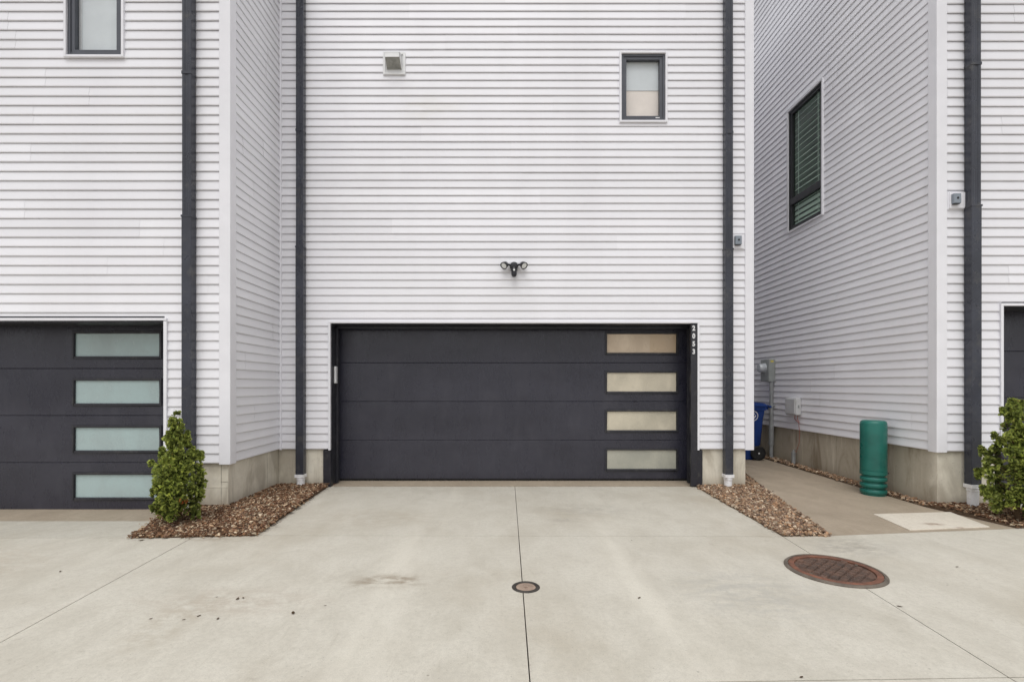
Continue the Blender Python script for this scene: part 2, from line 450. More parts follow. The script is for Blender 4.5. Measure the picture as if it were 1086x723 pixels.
tag(pd.build('concrete_pad', M['pad'], bevel=.004), 'pale square concrete pad with rust marks set in the walkway', 'pad', kind='structure')

# loose stones and bark
CUBE = np.array([(-1,-1,-1),(1,-1,-1),(1,1,-1),(-1,1,-1),(-1,-1,1),(1,-1,1),(1,1,1),(-1,1,1)], float)
CF = [(0,3,2,1),(4,5,6,7),(0,1,5,4),(1,2,6,5),(2,3,7,6),(3,0,4,7)]
bm = bmesh.new(); bmesh.ops.create_icosphere(bm, subdivisions=1, radius=1)
ICO = np.array([v.co[:] for v in bm.verts]); IF = [tuple(v.index for v in f.verts) for f in bm.faces]; bm.free()

def inpoly(p, poly):
    c = False
    for (x1, y1), (x2, y2) in zip(poly, poly[1:]+poly[:1]):
        if (y1 > p[1]) != (y2 > p[1]) and p[0] < (x2-x1)*(p[1]-y1)/(y2-y1)+x1: c = not c
    return c

def chips(name, poly, zf, density, mats, palette, round_share, label, cat, spill=.02, size=(.010, .025)):
    xs, ys = [p[0]+q for p in poly for q in (-.1, .1)], [p[1]+q for p in poly for q in (-.1, .1)]
    area = (max(xs)-min(xs))*(max(ys)-min(ys))
    V, F, C = [], [], []
    off = 0
    for _ in range(int(area*density)):
        p = (random.uniform(min(xs), max(xs)), random.uniform(min(ys), max(ys)))
        sp_ = spill if random.random() > .012 else spill*5
        if not inpoly((p[0]+random.gauss(0, sp_), p[1]+random.gauss(0, sp_)), poly): continue
        rd = random.random() < round_share
        base, fc = (ICO, IF) if rd else (CUBE, CF)
        s = random.uniform(*size)*(1.0 if random.random() < .85 else 1.5)
        sc = np.array([s, s*random.uniform(.5, .9), s*random.uniform(.35, .7) if rd else s*random.uniform(.12, .4)])
        v = base*sc*(.62 if not rd else .72) + rng.normal(0, .14*s, base.shape)*np.array([1, 1, .6])
        a, t1, t2 = random.uniform(0, 6.28), random.gauss(0, .35), random.gauss(0, .35)
        rot = np.array(Matrix.Rotation(a, 3, 'Z') @ Matrix.Rotation(t1, 3, 'X') @ Matrix.Rotation(t2, 3, 'Y'))
        v = v @ rot.T + np.array([p[0], p[1], zf(*p) + random.uniform(0, .022)])
        V.append(v); F += [tuple(i+off for i in f) for f in fc]; off += len(base)
        c = random.choice(palette); k = random.uniform(.65, 1.45)
        C += [(c[0]*k, c[1]*k, c[2]*k)]*len(fc)
    base_c = tuple(sum(q[i] for q in palette)/len(palette)*.55 for i in range(3))
    mb = MB(); mb.v = [tuple(x) for x in np.vstack(V)]; mb.f = F; mb.c = C
    i = len(mb.v); mb.v += [(x, y, zf(x, y)-.003) for x, y in poly]; mb.f.append(tuple(range(i, i+len(poly)))); mb.c.append((base_c))
    mb.v += [(x, y, -.25) for x, y in poly]; n = len(poly)
    for k in range(n): mb.f.append((i+k, i+(k+1) % n, i+n+(k+1) % n, i+n+k)); mb.c.append((base_c))
    o = mb.build(name, mats, recalc=False, vary=True)
    return tag(o, label, cat, kind='stuff')

BARK = [(.56, .46, .33), (.36, .24, .145), (.22, .125, .065), (.12, .066, .035), (.14, .078, .04), (.10, .055, .03), (.18, .090, .050), (.15, .075, .042), (.25, .135, .075), (.11, .058, .036), (.18, .105, .066), (.32, .21, .13), (.21, .11, .06), (.48, .38, .27), (.09, .05, .034), (.17, .085, .05), (.40, .29, .19)]
STONE = [(.33, .22, .14), (.26, .165, .10), (.42, .31, .21), (.20, .125, .08), (.52, .42, .31), (.29, .18, .105), (.15, .09, .06), (.36, .21, .12), (.24, .17, .12)]
chips('mulch_bed', [(-3.29, 4.315), (-2.757, 4.345), (-2.22, 4.385), (-2.335, 6.49), (-2.99, 6.47), (-2.99, 5.35), (-3.63, 5.35), (-3.60, 5.2)],
      lambda x, y: .008 + .022*min(1, max(0, (y-4.4)/.5)) - (.03 if x < -3.35 else 0), 9000, M['mulch'], BARK, .25,
      'reddish brown bark and stone mulch beside the left corner', 'mulch', .018, (.0075, .020))
chips('gravel_bed', [(2.480, 4.375), (2.90, 4.378), (3.115, 5.30), (3.34, 6.32), (3.59, 7.34), (3.70, 8.4), (3.22, 8.4), (3.22, 6.56), (2.535, 6.53)],
      lambda x, y: .008, 5400, M['gravel'], STONE, .8, 'tan river gravel wedge between driveway and walkway', 'gravel', .012)
chips('gravel_strip', [(4.64, 5.42), (4.615, 6.32), (4.60, 7.34), (4.59, 9.6), (4.80, 9.6), (4.80, 5.38)],
      lambda x, y: .012+wz(y), 4200, M['gravel'], STONE, .75, 'thin gravel strip along the right foundation', 'gravel', .018)
chips('mulch_bed', [(4.835, 4.63), (4.655, 5.40), (4.80, 5.41), (5.42, 5.41), (5.42, 4.68)],
      lambda x, y: .012 + .03*min(1, max(0, (y-4.7)/.4)), 4400, M['mulch'], BARK+STONE[:3], .4,
      'brown stone and bark mulch under the right shrub', 'mulch', .018, (.0075, .020))

# ------------------------------------------------------------------ houses
PITCH = .1016
def siding(mb, fr, u0, u1, z0, z1, openings=(), seed=0, depth=.0145, bright=1.0):  # bright raises the wall tint to make up for shade
    rr = random.Random(seed)
    prof = [(0, depth*.62), (.05, depth*.93), (.13, depth), (.55, depth*.55), (1.0, .0008)]
    def dz(t):
        for (a, da), (b, db) in zip(prof[:-1], prof[1:]):
            if t <= b: return da+(db-da)*(t-a)/(b-a)
        return prof[-1][1]
    n = int(math.ceil((z1-z0)/PITCH))
    sh = 0
    for k in range(n):
        if k % 2 == 0:
            ph = rr.uniform(0, 3.66)
            seams = []
            x = math.floor(u0)-4+ph
            while x < u1:
                if x > u0: seams.append(x)
                x += 3.66*rr.choice((1, 1, .6))
            tints = [1+rr.gauss(0, .016) for _ in range(len(seams)+1)]
            offs = [.0012*(i % 2) for i in range(len(seams)+1)]
        zb, zt = z0+k*PITCH, min(z1, z0+(k+1)*PITCH)
        cuts = sorted({zb, zt} | {z for o in openings for z in (o[2], o[3]) if zb < z < zt} | {zb+t*PITCH for t, _ in prof[1:-1] if zb+t*PITCH < zt})
        for za, zc in zip(cuts[:-1], cuts[1:]):
            if zc-za < 1e-5: continue
            zm = (za+zc)/2
            iv = [(u0, u1)]
            for (a, b, c, d) in openings:
                if c < zm < d:
                    nv = []
                    for (p, q) in iv:
                        if b <= p or a >= q: nv.append((p, q)); continue
                        if a > p: nv.append((p, a))
                        if b < q: nv.append((b, q))
                    iv = nv
            for (p, q) in iv:
                xs = [p]+[s for s in seams if p < s < q]+[q]
                for a, b in zip(xs[:-1], xs[1:]):
                    i = sum(1 for s in seams if s <= a+1e-6)
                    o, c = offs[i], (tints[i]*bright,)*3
                    da, dc = dz((za-zb)/PITCH)+o, dz((zc-zb)/PITCH)+o
                    mb.face([fr.p(a, da, za), fr.p(b, da, za), fr.p(b, dc, zc), fr.p(a, dc, zc)], c)
                    if za == zb: mb.face([fr.p(a, da, za), fr.p(b, da, za), fr.p(b, -.002, za+.004), fr.p(a, -.002, za+.004)], c)

ROOF = 9.4
class House: pass

def downspout(root, fr, u, zbot, w=.098, dep=.08, seam=3.2, pvc_top=.14):
    mb = MB()
    d0 = .022
    def ribbed(wd, dp, za, zb, fl):
        h = wd/2; gdp = .006
        P = [(-h, d0), (-h, d0+dp)]
        if fl:
            P = [(-h, d0), (-h, d0+dp-.004), (-h+.005, d0+dp), (-h*.42, d0+dp), (-h*.30, d0+dp-gdp), (h*.30, d0+dp-gdp), (h*.42, d0+dp), (h-.005, d0+dp), (h, d0+dp-.004), (h, d0)]
        else:
            P = [(-h, d0), (-h, d0+dp-.004), (-h+.005, d0+dp), (h-.005, d0+dp), (h, d0+dp-.004), (h, d0)]
        n = len(P)
        vs = [fr.p(u+a, b, z) for z in (za, zb) for a, b in P]
        mb.mesh(vs, [(k, (k+1) % n, n+(k+1) % n, n+k) for k in range(n)] + [tuple(range(n)), tuple(range(2*n-1, n-1, -1))])
    ribbed(w*1.05, dep*1.06, zbot+pvc_top-.02, seam, False)
    ribbed(w, dep, seam-.02, ROOF-.1, True)
    mb.lbox(fr, u-w*.57, u+w*.57, d0-.002, d0+dep*1.10, seam-.018, seam+.002)
    for z in (seam+1.5,):
        mb.lbox(fr, u-w*.53, u+w*.53, d0-.003, d0+dep+.004, z, z+.03)
    for z in (.95, 2.2):
        mb.tube(fr.p(u, d0+dep*1.06, z), fr.p(u, d0+dep*1.06+.004, z), .006, n=8)
    o = mb.build('downspout', M['spout'], root)
    p = MB()
    p.lbox(fr, u-.060, u+.060, .012, d0+dep*1.06+.010, zbot+pvc_top-.040, zbot+pvc_top)
    c = fr.p(u, d0+dep/2, zbot)
    p.lathe(c, [(.050, -.12), (.050, pvc_top-.075), (.056, pvc_top-.073), (.056, pvc_top-.044), (.060, pvc_top-.040), (.060, pvc_top-.036)], 24)
    p.build('drain_adapter', M['pvc'], o, bevel=.003)
    return o

def window(root, fr, u0, u1, z0, z1, fm, gl, kind, split=None):
    w = MB()
    w.frame(fr, u0+.026, u1-.026, z0+.026, z1-.026, .032, -.055, .012)
    w.frame(fr, u0+.058, u1-.058, z0+.058, z1-.058, .038, -.052, .002)
    win = w.build('window', fm, root, bevel=.003)
    t = MB(); t.frame(fr, u0, u1, z0, z1, .026, -.01, .034)
    t.build('window_trim', M['trim'], win, bevel=.004)
    gu0, gu1, gz0, gz1 = u0+.092, u1-.092, z0+.092, z1-.092
    if split:
        s = MB(); s.lbox(fr, u0+.05, u1-.05, -.05, .008, split-.055, split+.055); s.build('mullion', fm, win, bevel=.004)
        for a, b in ((gz0, split-.05), (split+.05, gz1)):
            p = MB(); p.face([fr.p(gu0, -.03, a), fr.p(gu1, -.03, a), fr.p(gu1, -.03, b), fr.p(gu0, -.03, b)]); p.build('pane', gl, win, recalc=False)
    else:
        p = MB(); p.face([fr.p(gu0, -.03, gz0), fr.p(gu1, -.03, gz0), fr.p(gu1, -.03, gz1), fr.p(gu0, -.03, gz1)]); p.build('pane', gl, win, recalc=False)
    # room behind the glass
    rm = MB()
    rm.lbox(fr, gu0-.02, gu1+.02, -.50, -.46, gz0-.02, gz1+.02)
    for a, b in ((gu0-.04, gu0-.02), (gu1+.02, gu1+.04)): rm.lbox(fr, a, b, -.46, -.056, gz0-.02, gz1+.02)
    for a, b in ((gz0-.04, gz0-.02), (gz1+.02, gz1+.04)): rm.lbox(fr, gu0-.04, gu1+.04, -.46, -.056, a, b)
    rm.build('window_recess', M['darkgreen'] if split else M['dark'], win)
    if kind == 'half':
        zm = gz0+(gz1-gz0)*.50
        b = MB(); b.lbox(fr, gu0-.01, gu1+.01, -.066, -.062, zm, gz1+.015)  # grey sheet painted as the sky reflected in the upper pane
        b.build('shade_and_reflection', M['shade'], win)
        b = MB(); b.lbox(fr, gu0-.01, gu1+.01, -.072, -.0685, gz0-.015, zm); b.build('building_reflection', M['beige'], win)  # beige sheet painted as the opposite building reflected in the lower pane
        l = MB(); l.lbox(fr, u1-.15, u1-.095, .0025, .0045, z0+.064, z0+.076); l.build('maker_label', M['white'], win)
    elif kind == 'full':
        b = MB(); b.lbox(fr, gu0-.015, gu1+.015, -.072, -.068, gz0-.015, gz1+.015); b.build('shade_and_reflection', M['shade'], win)  # an actual roller shade in this window
        b = MB(); b.lbox(fr, gu0+.002, gu0+.010, -.064, -.058, gz0, gz1); b.lbox(fr, gu0+.022, gu0+.027, -.064, -.058, gz0, gz1); b.build('shade_guide', M['white'], win)
    else:
        b = MB(); z = split+.07
        while z < gz1+.01:
            c = [fr.p(gu0-.01, -.045, z), fr.p(gu1+.01, -.045, z), fr.p(gu1+.01, -.075, z+.034), fr.p(gu0-.01, -.075, z+.034)]
            b.face(c); z += .098
        z = gz0
        while z < split-.06:
            b.face([fr.p(gu0-.01, -.045, z), fr.p(gu1+.01, -.045, z), fr.p(gu1+.01, -.06, z+.062), fr.p(gu0-.01, -.06, z+.062)]); z += .085
        for uu in (gu0+.12, gu1-.12): b.lbox(fr, uu-.006, uu+.006, -.042, -.040, gz0, gz1)
        b.build('siding_reflection', M['slat'], win, recalc=False)  # slats drawn in place of the siding reflected in the glass
    return win

def garage_door(root, fr, u0, u1, z0, top, back, wu, panes, label=None, nsec=4, sec=.5385):
    """fr is the facade frame, the door sits 'back' behind it"""
    mb = MB(); h = sec
    for k in range(nsec):
        a, b = z0+k*h+.0014, z0+(k+1)*h-.0014
        lip = .004
        P = [(-back-.045, a), (-back-lip, a), (-back, a+lip), (-back, b-lip), (-back-lip, b), (-back-.045, b)]
        # hollow out the glazed opening by building the section from four pieces
        gz0, gz1 = (a+b)/2-.146, (a+b)/2+.146
        def piece(ua, ub, pr):
            n = len(pr); vs = [fr.p(ua, d, z) for d, z in pr]+[fr.p(ub, d, z) for d, z in pr]
            mb.mesh(vs, [(i, (i+1) % n, n+(i+1) % n, n+i) for i in range(n)]+[tuple(range(n)), tuple(range(2*n-1, n-1, -1))])
        piece(u0, wu[0], P); piece(wu[1], u1, P)
        piece(wu[0], wu[1], [(-back-.045, a), (-back-lip, a), (-back, a+lip), (-back, gz0), (-back-.045, gz0)])
        piece(wu[0], wu[1], [(-back-.045, gz1), (-back, gz1), (-back, b-lip), (-back-lip, b), (-back-.045, b)])
    mb.lbox(fr, u0, u1, -back-.06, -back-.046, z0, z0+nsec*h)
    d = mb.build('garage_door', M['door'], root)
    if label: d['label'] = label
    sl = MB(); sl.lbox(fr, u0, u1, -back-.035, -back-.012, z0-.022, z0+.001); sl.build('bottom_seal', M['rubber'], d)
    for k in range(nsec):
        zc = z0+(k+.5)*h
        f = MB(); f.frame(fr, wu[0]-.016, wu[1]+.016, zc-.158, zc+.158, .024, -back+.0005, -back+.012)
        f.frame(fr, wu[0]+.003, wu[1]-.003, zc-.139, zc+.139, .009, -back-.014, -back+.006)
        fo = f.build('door_window', M['black'], d, bevel=.003)
        p = MB(); p.lbox(fr, wu[0]+.008, wu[1]-.008, -back-.020, -back-.010, zc-.134, zc+.134); p.build('pane', panes[k], fo)
    return d

def posts(mb, fr, ua, ub, z0):
    mb.lbox(fr, ua, ub, -.01, .026, z0, ROOF)

def corner_post(root, x, y, sx, z0, w=.09, dep=.03):
    """L-shaped corner board; outside corner at (x,y), wall bodies towards sx (x) and +y"""
    mb = MB()
    o = .026
    mb.mesh(*prism_xy([(x-sx*o, y-o), (x+sx*w, y-o), (x+sx*w, y+.008), (x+sx*.008, y+.008), (x+sx*.008, y+w), (x-sx*o, y+w)], z0, ROOF))
    # the small receiving channels at both outer edges
    return mb.build('corner_post', M['trim'], root, bevel=.004)

def prism_xy(P, z0, z1):
    n = len(P)
    vs = [(a, b, z) for z in (z0, z1) for a, b in P]
    return vs, [(k, (k+1) % n, n+(k+1) % n, n+k) for k in range(n)]+[tuple(range(n-1, -1, -1)), tuple(range(n, 2*n))]

def foundation(root, boxes, fins):
    mb = MB()
    for b in boxes: mb.box(*b)
    for b in fins: mb.box(*b)
    return mb.build('foundation', M['found'], root, bevel=.004)

# ---- middle house
ROOF = 7.4  # unseen rooflines of middle and left house kept low to light the passage
YM = 6.5; XL = -2.975; XR = 3.27
mid = thing('townhouse', (.12, YM, 0), 'middle grey sided townhouse with the wide charcoal garage numbered 2053', 'townhouse', 'grey sided townhouses')
FM = Frame((0, YM, 0), (1, 0, 0), (0, -1, 0))
MZ = .5
GO = (-2.30, 2.55, 2.165)
mb = MB()
siding(mb, FM, XL, XR, MZ, ROOF, [(GO[0]-.012, GO[1]+.012, -1, GO[2]+.012), (1.545, 2.125, 4.84, 5.72)], 3)
siding(mb, Frame((XR, 0, 0), (0, 1, 0), (1, 0, 0)), YM, 14, MZ, ROOF, [], 4)
mb.box(XL-.9, XR-.02, 13.9, 14, -.2, ROOF)
mb.build('siding_wall', M['siding'], mid, recalc=False, vary=True)
rf = MB(); rf.box(XL-.9, XR+.10, YM-.12, 14.1, ROOF, ROOF+.2); rf.build('roof', M['roof'], mid)
corner_post(mid, XR, YM, -1, MZ-.012)
ic = MB(); ic.box(XL+.002, XL+.030, YM-.028, YM-.0, MZ-.01, ROOF); ic.build('inside_corner_trim', M['trim'], mid, bevel=.003)
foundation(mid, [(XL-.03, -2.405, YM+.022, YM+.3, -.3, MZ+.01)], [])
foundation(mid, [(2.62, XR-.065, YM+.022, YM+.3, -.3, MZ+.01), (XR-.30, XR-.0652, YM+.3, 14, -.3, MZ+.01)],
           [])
# garage surround
gt = MB()
gt.lbox(FM, GO[0]-.026, GO[0], -.01, .030, MZ-.012, GO[2]); gt.lbox(FM, GO[1], GO[1]+.026, -.01, .030, MZ-.012, GO[2])
gt.lbox(FM, GO[0]-.026, GO[1]+.026, -.01, .030, GO[2], GO[2]+.026)
gt.build('garage_trim', M['trim'], mid, bevel=.003)
gj = MB()
gj.lbox(FM, GO[0]-.10, GO[0]-.0005, -.40, .012, -.05, MZ-.014); gj.lbox(FM, GO[0]-.02, GO[0]-.0005, -.40, .020, MZ-.0135, GO[2])
gj.lbox(FM, GO[1]+.0005, GO[1]+.02, -.40, .020, MZ-.0135, GO[2]); gj.lbox(FM, GO[1]-.0, GO[1]+.072, -.40, .012, -.05, MZ-.014)
gj.lbox(FM, GO[1]-.085, GO[1], -.03, .022, .012, GO[2]-.004)                 # broad face board carrying the number
gj.lbox(FM, GO[0]+.0, GO[0]+.028, -.24, -.185, .012, GO[2]-.03); gj.lbox(FM, GO[1]-.045, GO[1]-.0, -.24, -.185, .012, GO[2]-.03)
gj.lbox(FM, GO[0], GO[1], -.40, -.031, GO[2]-.012, GO[2]+.05); gj.lbox(FM, GO[0]+.02, GO[1]-.02, -.24, -.185, GO[2]-.05, GO[2]-.013)
gj.build('garage_frame', M['black'], mid, bevel=.003)
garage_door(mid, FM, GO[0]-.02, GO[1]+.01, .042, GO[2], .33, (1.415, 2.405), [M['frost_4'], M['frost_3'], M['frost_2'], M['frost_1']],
            'charcoal sectional door with four frosted panes painted with warm garage light')
sb = MB(); sb.lbox(FM, GO[0]+.001, GO[0]+.028, -.175, -.11, 1.37, 1.60); sb.build('door_keypad', M['white'], mid, bevel=.006)
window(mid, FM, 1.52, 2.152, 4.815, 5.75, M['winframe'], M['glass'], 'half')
downspout(mid, FM, -2.675, .04, seam=3.16)
downspout(mid, FM, 2.935, .04, seam=3.13)
# house number, upright figures one above the other
def number(root, s, fr, u, d, ztop, size, step):
    vs, fs = [], []
    dg = None
    for k, ch in enumerate(s):
        cu = bpy.data.curves.new('n', 'FONT'); cu.body = ch; cu.size = size; cu.extrude = .002; cu.offset = .004
        cu.align_x = 'CENTER'; cu.align_y = 'CENTER'
        to = bpy.data.objects.new('n', cu); COL.objects.link(to)
        bpy.context.view_layer.update()
        me = to.evaluated_get(bpy.context.evaluated_depsgraph_get()).to_mesh()
        i = len(vs)
        vs += [fr.p(u+v.co.x*.82, d+v.co.z, ztop-k*step+v.co.y) for v in me.vertices]
        fs += [tuple(i+q for q in p.vertices) for p in me.polygons]
        bpy.data.objects.remove(to); bpy.data.curves.remove(cu)
    m = MB(); m.mesh(vs, fs)
    return m.build('house_number', M['white'], root)
number(mid, '2053', FM, GO[1]-.05, .0245, GO[2]-.07, .088, .103)

# ---- left house
YL = 5.306; XLc = -2.98
lef = thing('townhouse', (-6, YL, 0), 'left grey sided townhouse stepping forward, its garage door with four teal panes', 'townhouse', 'grey sided townhouses')
FL = Frame((0, YL, 0), (1, 0, 0), (0, -1, 0))
FLs = Frame((XLc, 0, 0), (0, 1, 0), (1, 0, 0))
LO = (-8.55, -3.672, 2.04)
mb = MB()
siding(mb, FL, -9.6, XLc, .503, ROOF, [(LO[0]-.012, LO[1]+.012, -1, LO[2]+.012), (-4.72, -4.125, 4.90, 5.80)], 5)
siding(mb, FLs, YL, YM-.004, .503, ROOF, [], 6, bright=1.05)  # lighter tint painted on this side wall to offset its shade
mb.box(-9.6, XLc-.8, 13.9, 14, -.2, ROOF); mb.box(-9.7, -9.6, YL, 14, -.2, ROOF)
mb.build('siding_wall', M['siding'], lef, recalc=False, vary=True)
rf = MB(); rf.box(-9.75, XLc+.10, YL-.12, YM-.125, ROOF, ROOF+.2); rf.box(-9.75, XL-.91, YM-.12, 14.1, ROOF, ROOF+.2); rf.build('roof', M['roof'], lef)
corner_post(lef, XLc, YL, -1, .491, .095)
foundation(lef, [(-3.60, XLc-.022, YL+.022, YM+.02, -.3, .513)],
           [(XLc-.10, XLc-.0195, YL+.52, YL+.524, 0, .503), (XLc-.10, XLc-.0195, YL+.30, YL+.303, 0, .30), (-3.36, -3.357, YL+.0195, YL+.03, 0, .503),
            (XLc-.10, XLc-.0205, YL+.022, YL+.30, .293, .300), (-3.357, XLc-.03, YL+.0195, YL+.03, .235, .245)])
gt = MB()
gt.lbox(FL, LO[1], LO[1]+.034, -.01, .030, .49, LO[2]); gt.lbox(FL, LO[0]-.034, LO[0], -.01, .030, .49, LO[2])
gt.lbox(FL, LO[0]-.034, LO[1]+.034, -.01, .030, LO[2], LO[2]+.030)
gt.build('garage_trim', M['trim'], lef, bevel=.003)
gj = MB()
gj.lbox(FL, LO[1]+.0005, LO[1]+.02, -.42, .020, -.12, LO[2]); gj.lbox(FL, LO[0]-.02, LO[0]-.0005, -.42, .020, -.12, LO[2])
gj.lbox(FL, LO[0], LO[1], -.42, .012, LO[2]-.02, LO[2]+.05)
gj.build('garage_frame', M['black'], lef, bevel=.003)
garage_door(lef, FL, LO[0]-.02, LO[1]+.02, -.078, LO[2], .315, (-4.935, -3.94), [M['frost_teal']]*4, 'charcoal sectional door with four teal frosted panes')
window(lef, FL, -4.745, -4.10, 4.875, 5.82, M['winframe'], M['glass'], 'full')
downspout(lef, FL, -3.375, .05, w=.10, seam=3.15)

# ---- right house
ROOF = 9.4
YR = 5.36; XRc = 4.73; RZ = .625
rig = thing('townhouse', (8, YR, 0), 'right grey sided townhouse with the long side wall over the walkway', 'townhouse', 'grey sided townhouses')
FRt = Frame((0, YR, 0), (1, 0, 0), (0, -1, 0))
FRs = Frame((XRc, 0, 0), (0, 1, 0), (-1, 0, 0))
RO = (5.43, 10.3, 2.21)
mb = MB()
siding(mb, FRt, XRc, 11.6, RZ, ROOF, [(RO[0]-.012, RO[1]+.012, -1, RO[2]+.012)], 8)
siding(mb, FRs, YR, 14, RZ, ROOF, [(7.275, 8.135, 3.89, 5.86)], 9, bright=1.08)  # tint raised so the shaded passage wall looks better lit
mb.box(XRc+.02, 11.6, 13.9, 14, -.2, ROOF); mb.box(11.6, 11.7, YR, 14, -.2, ROOF)
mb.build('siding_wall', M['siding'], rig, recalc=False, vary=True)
rf = MB(); rf.box(XRc-.10, 11.75, YR-.12, 14.1, ROOF, ROOF+.2); rf.build('roof', M['roof'], rig)
corner_post(rig, XRc, YR, 1, RZ-.012, .088)
foundation(rig, [(XRc+.022, 5.38, YR+.022, YR+.35, -.3, RZ+.01), (XRc+.022, XRc+.30, YR+.35, 14, -.3, RZ+.0101)],
           [(XRc+.019, XRc+.03, y, y+.004, 0, RZ) for y in (5.98, 6.6, 7.2, 7.82, 8.4)] + [(5.0, 5.003, YR+.0195, YR+.03, 0, RZ)])
gt = MB()
gt.lbox(FRt, RO[0]-.028, RO[0], -.01, .030, RZ-.012, RO[2]); gt.lbox(FRt, RO[1], RO[1]+.028, -.01, .030, RZ-.012, RO[2])
gt.lbox(FRt, RO[0]-.028, RO[1]+.028, -.01, .030, RO[2], RO[2]+.028)
gt.build('garage_trim', M['trim'], rig, bevel=.003)
gj = MB()
gj.lbox(FRt, RO[0]-.02, RO[0]-.0005, -.42, .020, .0, RO[2]); gj.lbox(FRt, RO[1]+.0005, RO[1]+.02, -.42, .020, .0, RO[2])
gj.lbox(FRt, RO[0], RO[1], -.42, .012, RO[2]-.012, RO[2]+.05)
gj.build('garage_frame', M['black'], rig, bevel=.003)
garage_door(rig, FRt, RO[0]-.02, RO[1]+.02, .125, RO[2], .34, (9.1, 10.1), [M['frost_teal']]*4)
window(rig, FRs, 7.245, 8.165, 3.86, 5.89, M['winframe_dark'], M['gglass'], 'reflected', split=4.36)  # slats behind this glass stand in for reflected siding
downspout(rig, FRt, 5.06, .08, w=.105, dep=.082, seam=3.28, pvc_top=.20)

# ------------------------------------------------------------------ things on the walls
# exhaust hood
c = (-1.456, 5.59)
v = thing('exhaust_vent', (c[0], YM, c[1]-.147), 'square white exhaust hood high on the middle wall', 'vent')
m = MB(); m.frame(FM, c[0]-.147, c[0]+.147, c[1]-.147, c[1]+.147, .030, -.005, .032); m.build('flange', M['hood'], v, bevel=.004)
m = MB(); m.lbox(FM, c[0]-.115, c[0]+.115, -.004, .016, c[1]-.117, c[1]+.117); m.build('back_plate', M['hood'], v)
m = MB()
a, b = c[0]-.098, c[0]+.098
top, lip = c[1]+.112, c[1]+.008
P = [(.016, top), (.145, lip+.060), (.145, lip), (.016, c[1]-.085)]
for uu in (a, b-.004):
    m.mesh([FM.p(uu, d, z) for d, z in P]+[FM.p(uu+.004, d, z) for d, z in P], [(0,1,2,3),(4,5,6,7),(0,1,5,4),(1,2,6,5),(2,3,7,6),(3,0,4,7)])
m.mesh([FM.p(uu, d, z) for uu in (a, b) for d, z in (P[0], P[1], (P[1][0], P[1][1]-.004), (P[0][0], P[0][1]-.004))], [(0,1,5,4),(1,2,6,5),(2,3,7,6),(3,0,4,7),(0,1,2,3),(4,5,6,7)])
m.lbox(FM, a, b, .141, .145, lip, lip+.060)
m.build('hood', M['hood'], v)
m = MB(); m.mesh([FM.p(uu, d, z) for uu in (a+.006, b-.006) for d, z in ((.030, c[1]-.075), (.138, lip+.006), (.138, lip+.012), (.030, c[1]-.069))], [(0,1,5,4),(1,2,6,5),(2,3,7,6),(3,0,4,7),(0,1,2,3),(4,5,6,7)])
m.build('damper', M['flap'], v)

# twin head security light
fx, fz = .125, 2.905
t = thing('security_light', (fx, YM, fz), 'black twin head security light with camera above the garage', 'light')
m = MB(); m.lbox(FM, fx-.085, fx+.085, .0, .022, fz-.035, fz+.075); m.build('mounting_plate', M['trim'], t, bevel=.006)
m = MB(); m.lathe(FM.p(fx, .022, fz+.005), [(.050, 0), (.054, .01), (.054, .045), (.046, .065), (.02, .07)], 28, (0, -1, 0))
m.lbox(FM, fx-.045, fx+.045, .03, .075, fz-.055, fz+.035); m.build('body', M['blacklamp'], t, bevel=.006)
for s in (-1, 1):
    hc = Vector(FM.p(fx+s*.122, .085, fz+.012)); ax = Vector((s*.50, -.62, -.60)).normalized()
    m = MB(); m.tube(FM.p(fx+s*.04, .045, fz+.02), hc-ax*.02, .014, n=10)
    m.lathe(hc-ax*.045, [(.016, 0), (.034, .012), (.046, .045), (.050, .066), (.050, .072), (.040, .070), (.039, .060)], 28, ax)
    lo = m.build('lamp_head', M['blacklamp'], t, smooth=True)
    m = MB(); m.lathe(hc-ax*.045, [(.0385, .061), (.0385, .066), (.02, .069), (.004, .070)], 24, ax); m.build('lamp_lens', M['lamp'], lo, smooth=True)
m = MB(); cb = Vector(FM.p(fx, .095, fz-.075))
m.lathe(cb, [(.004, -.075), (.024, -.068), (.035, -.045), (.036, .02), (.030, .045), (.012, .055)], 24, (0, 0.18, 1)); cam_b = m.build('camera_body', M['blacklamp'], t, smooth=True)
m = MB(); m.lathe(cb+Vector((0, -.033, .012)), [(.012, 0), (.012, .006), (.004, .008)], 16, (0, -1, 0)); m.build('camera_lens', M['lamp'], cam_b)
m = MB(); m.lbox(FM, fx-.036, fx+.036, .0755, .079, fz-.048, fz-.038); m.build('status_bar', M['device'], t)

def sensor(fr, u, z, label, k=1.0, o=0):
    s = thing('wall_sensor', fr.p(u, 0, z-.1), label, 'wall sensor', 'grey sensors on white mounting blocks')
    m = MB(); m.lbox(fr, u-.09*k, u+.09*k, .0, .034, z-.095*k, z+.095*k); m.lbox(fr, u-.105*k, u+.105*k, .0, .018, z-.105*k, z+.10*k)
    m.build('mounting_block', M['trim'], s, bevel=.006)
    m = MB(); m.lbox(fr, u+o-.030*k, u+o+.055*k, .0345, .070, z-.048*k, z+.066*k); d = m.build('device', M['device'], s, bevel=.005)
    m = MB(); m.tube(fr.p(u+o+.015*k, .070, z+.012*k), fr.p(u+o+.015*k, .074, z+.012*k), .013*k, n=16); m.build('lens', M['lens'], d)
    m = MB(); m.lbox(fr, u+o-.02*k, u+o+.045*k, .036, .066, z-.056*k, z-.0485*k); m.build('lower_cap', M['black'], d)
    return s
sensor(FM, 3.072, 3.24, 'small grey sensor on the white block at the middle wall edge', 1.0, -.012)
sensor(FRt, 4.925, 3.355, 'small grey sensor on the white block beside the right corner', .93, -.045)

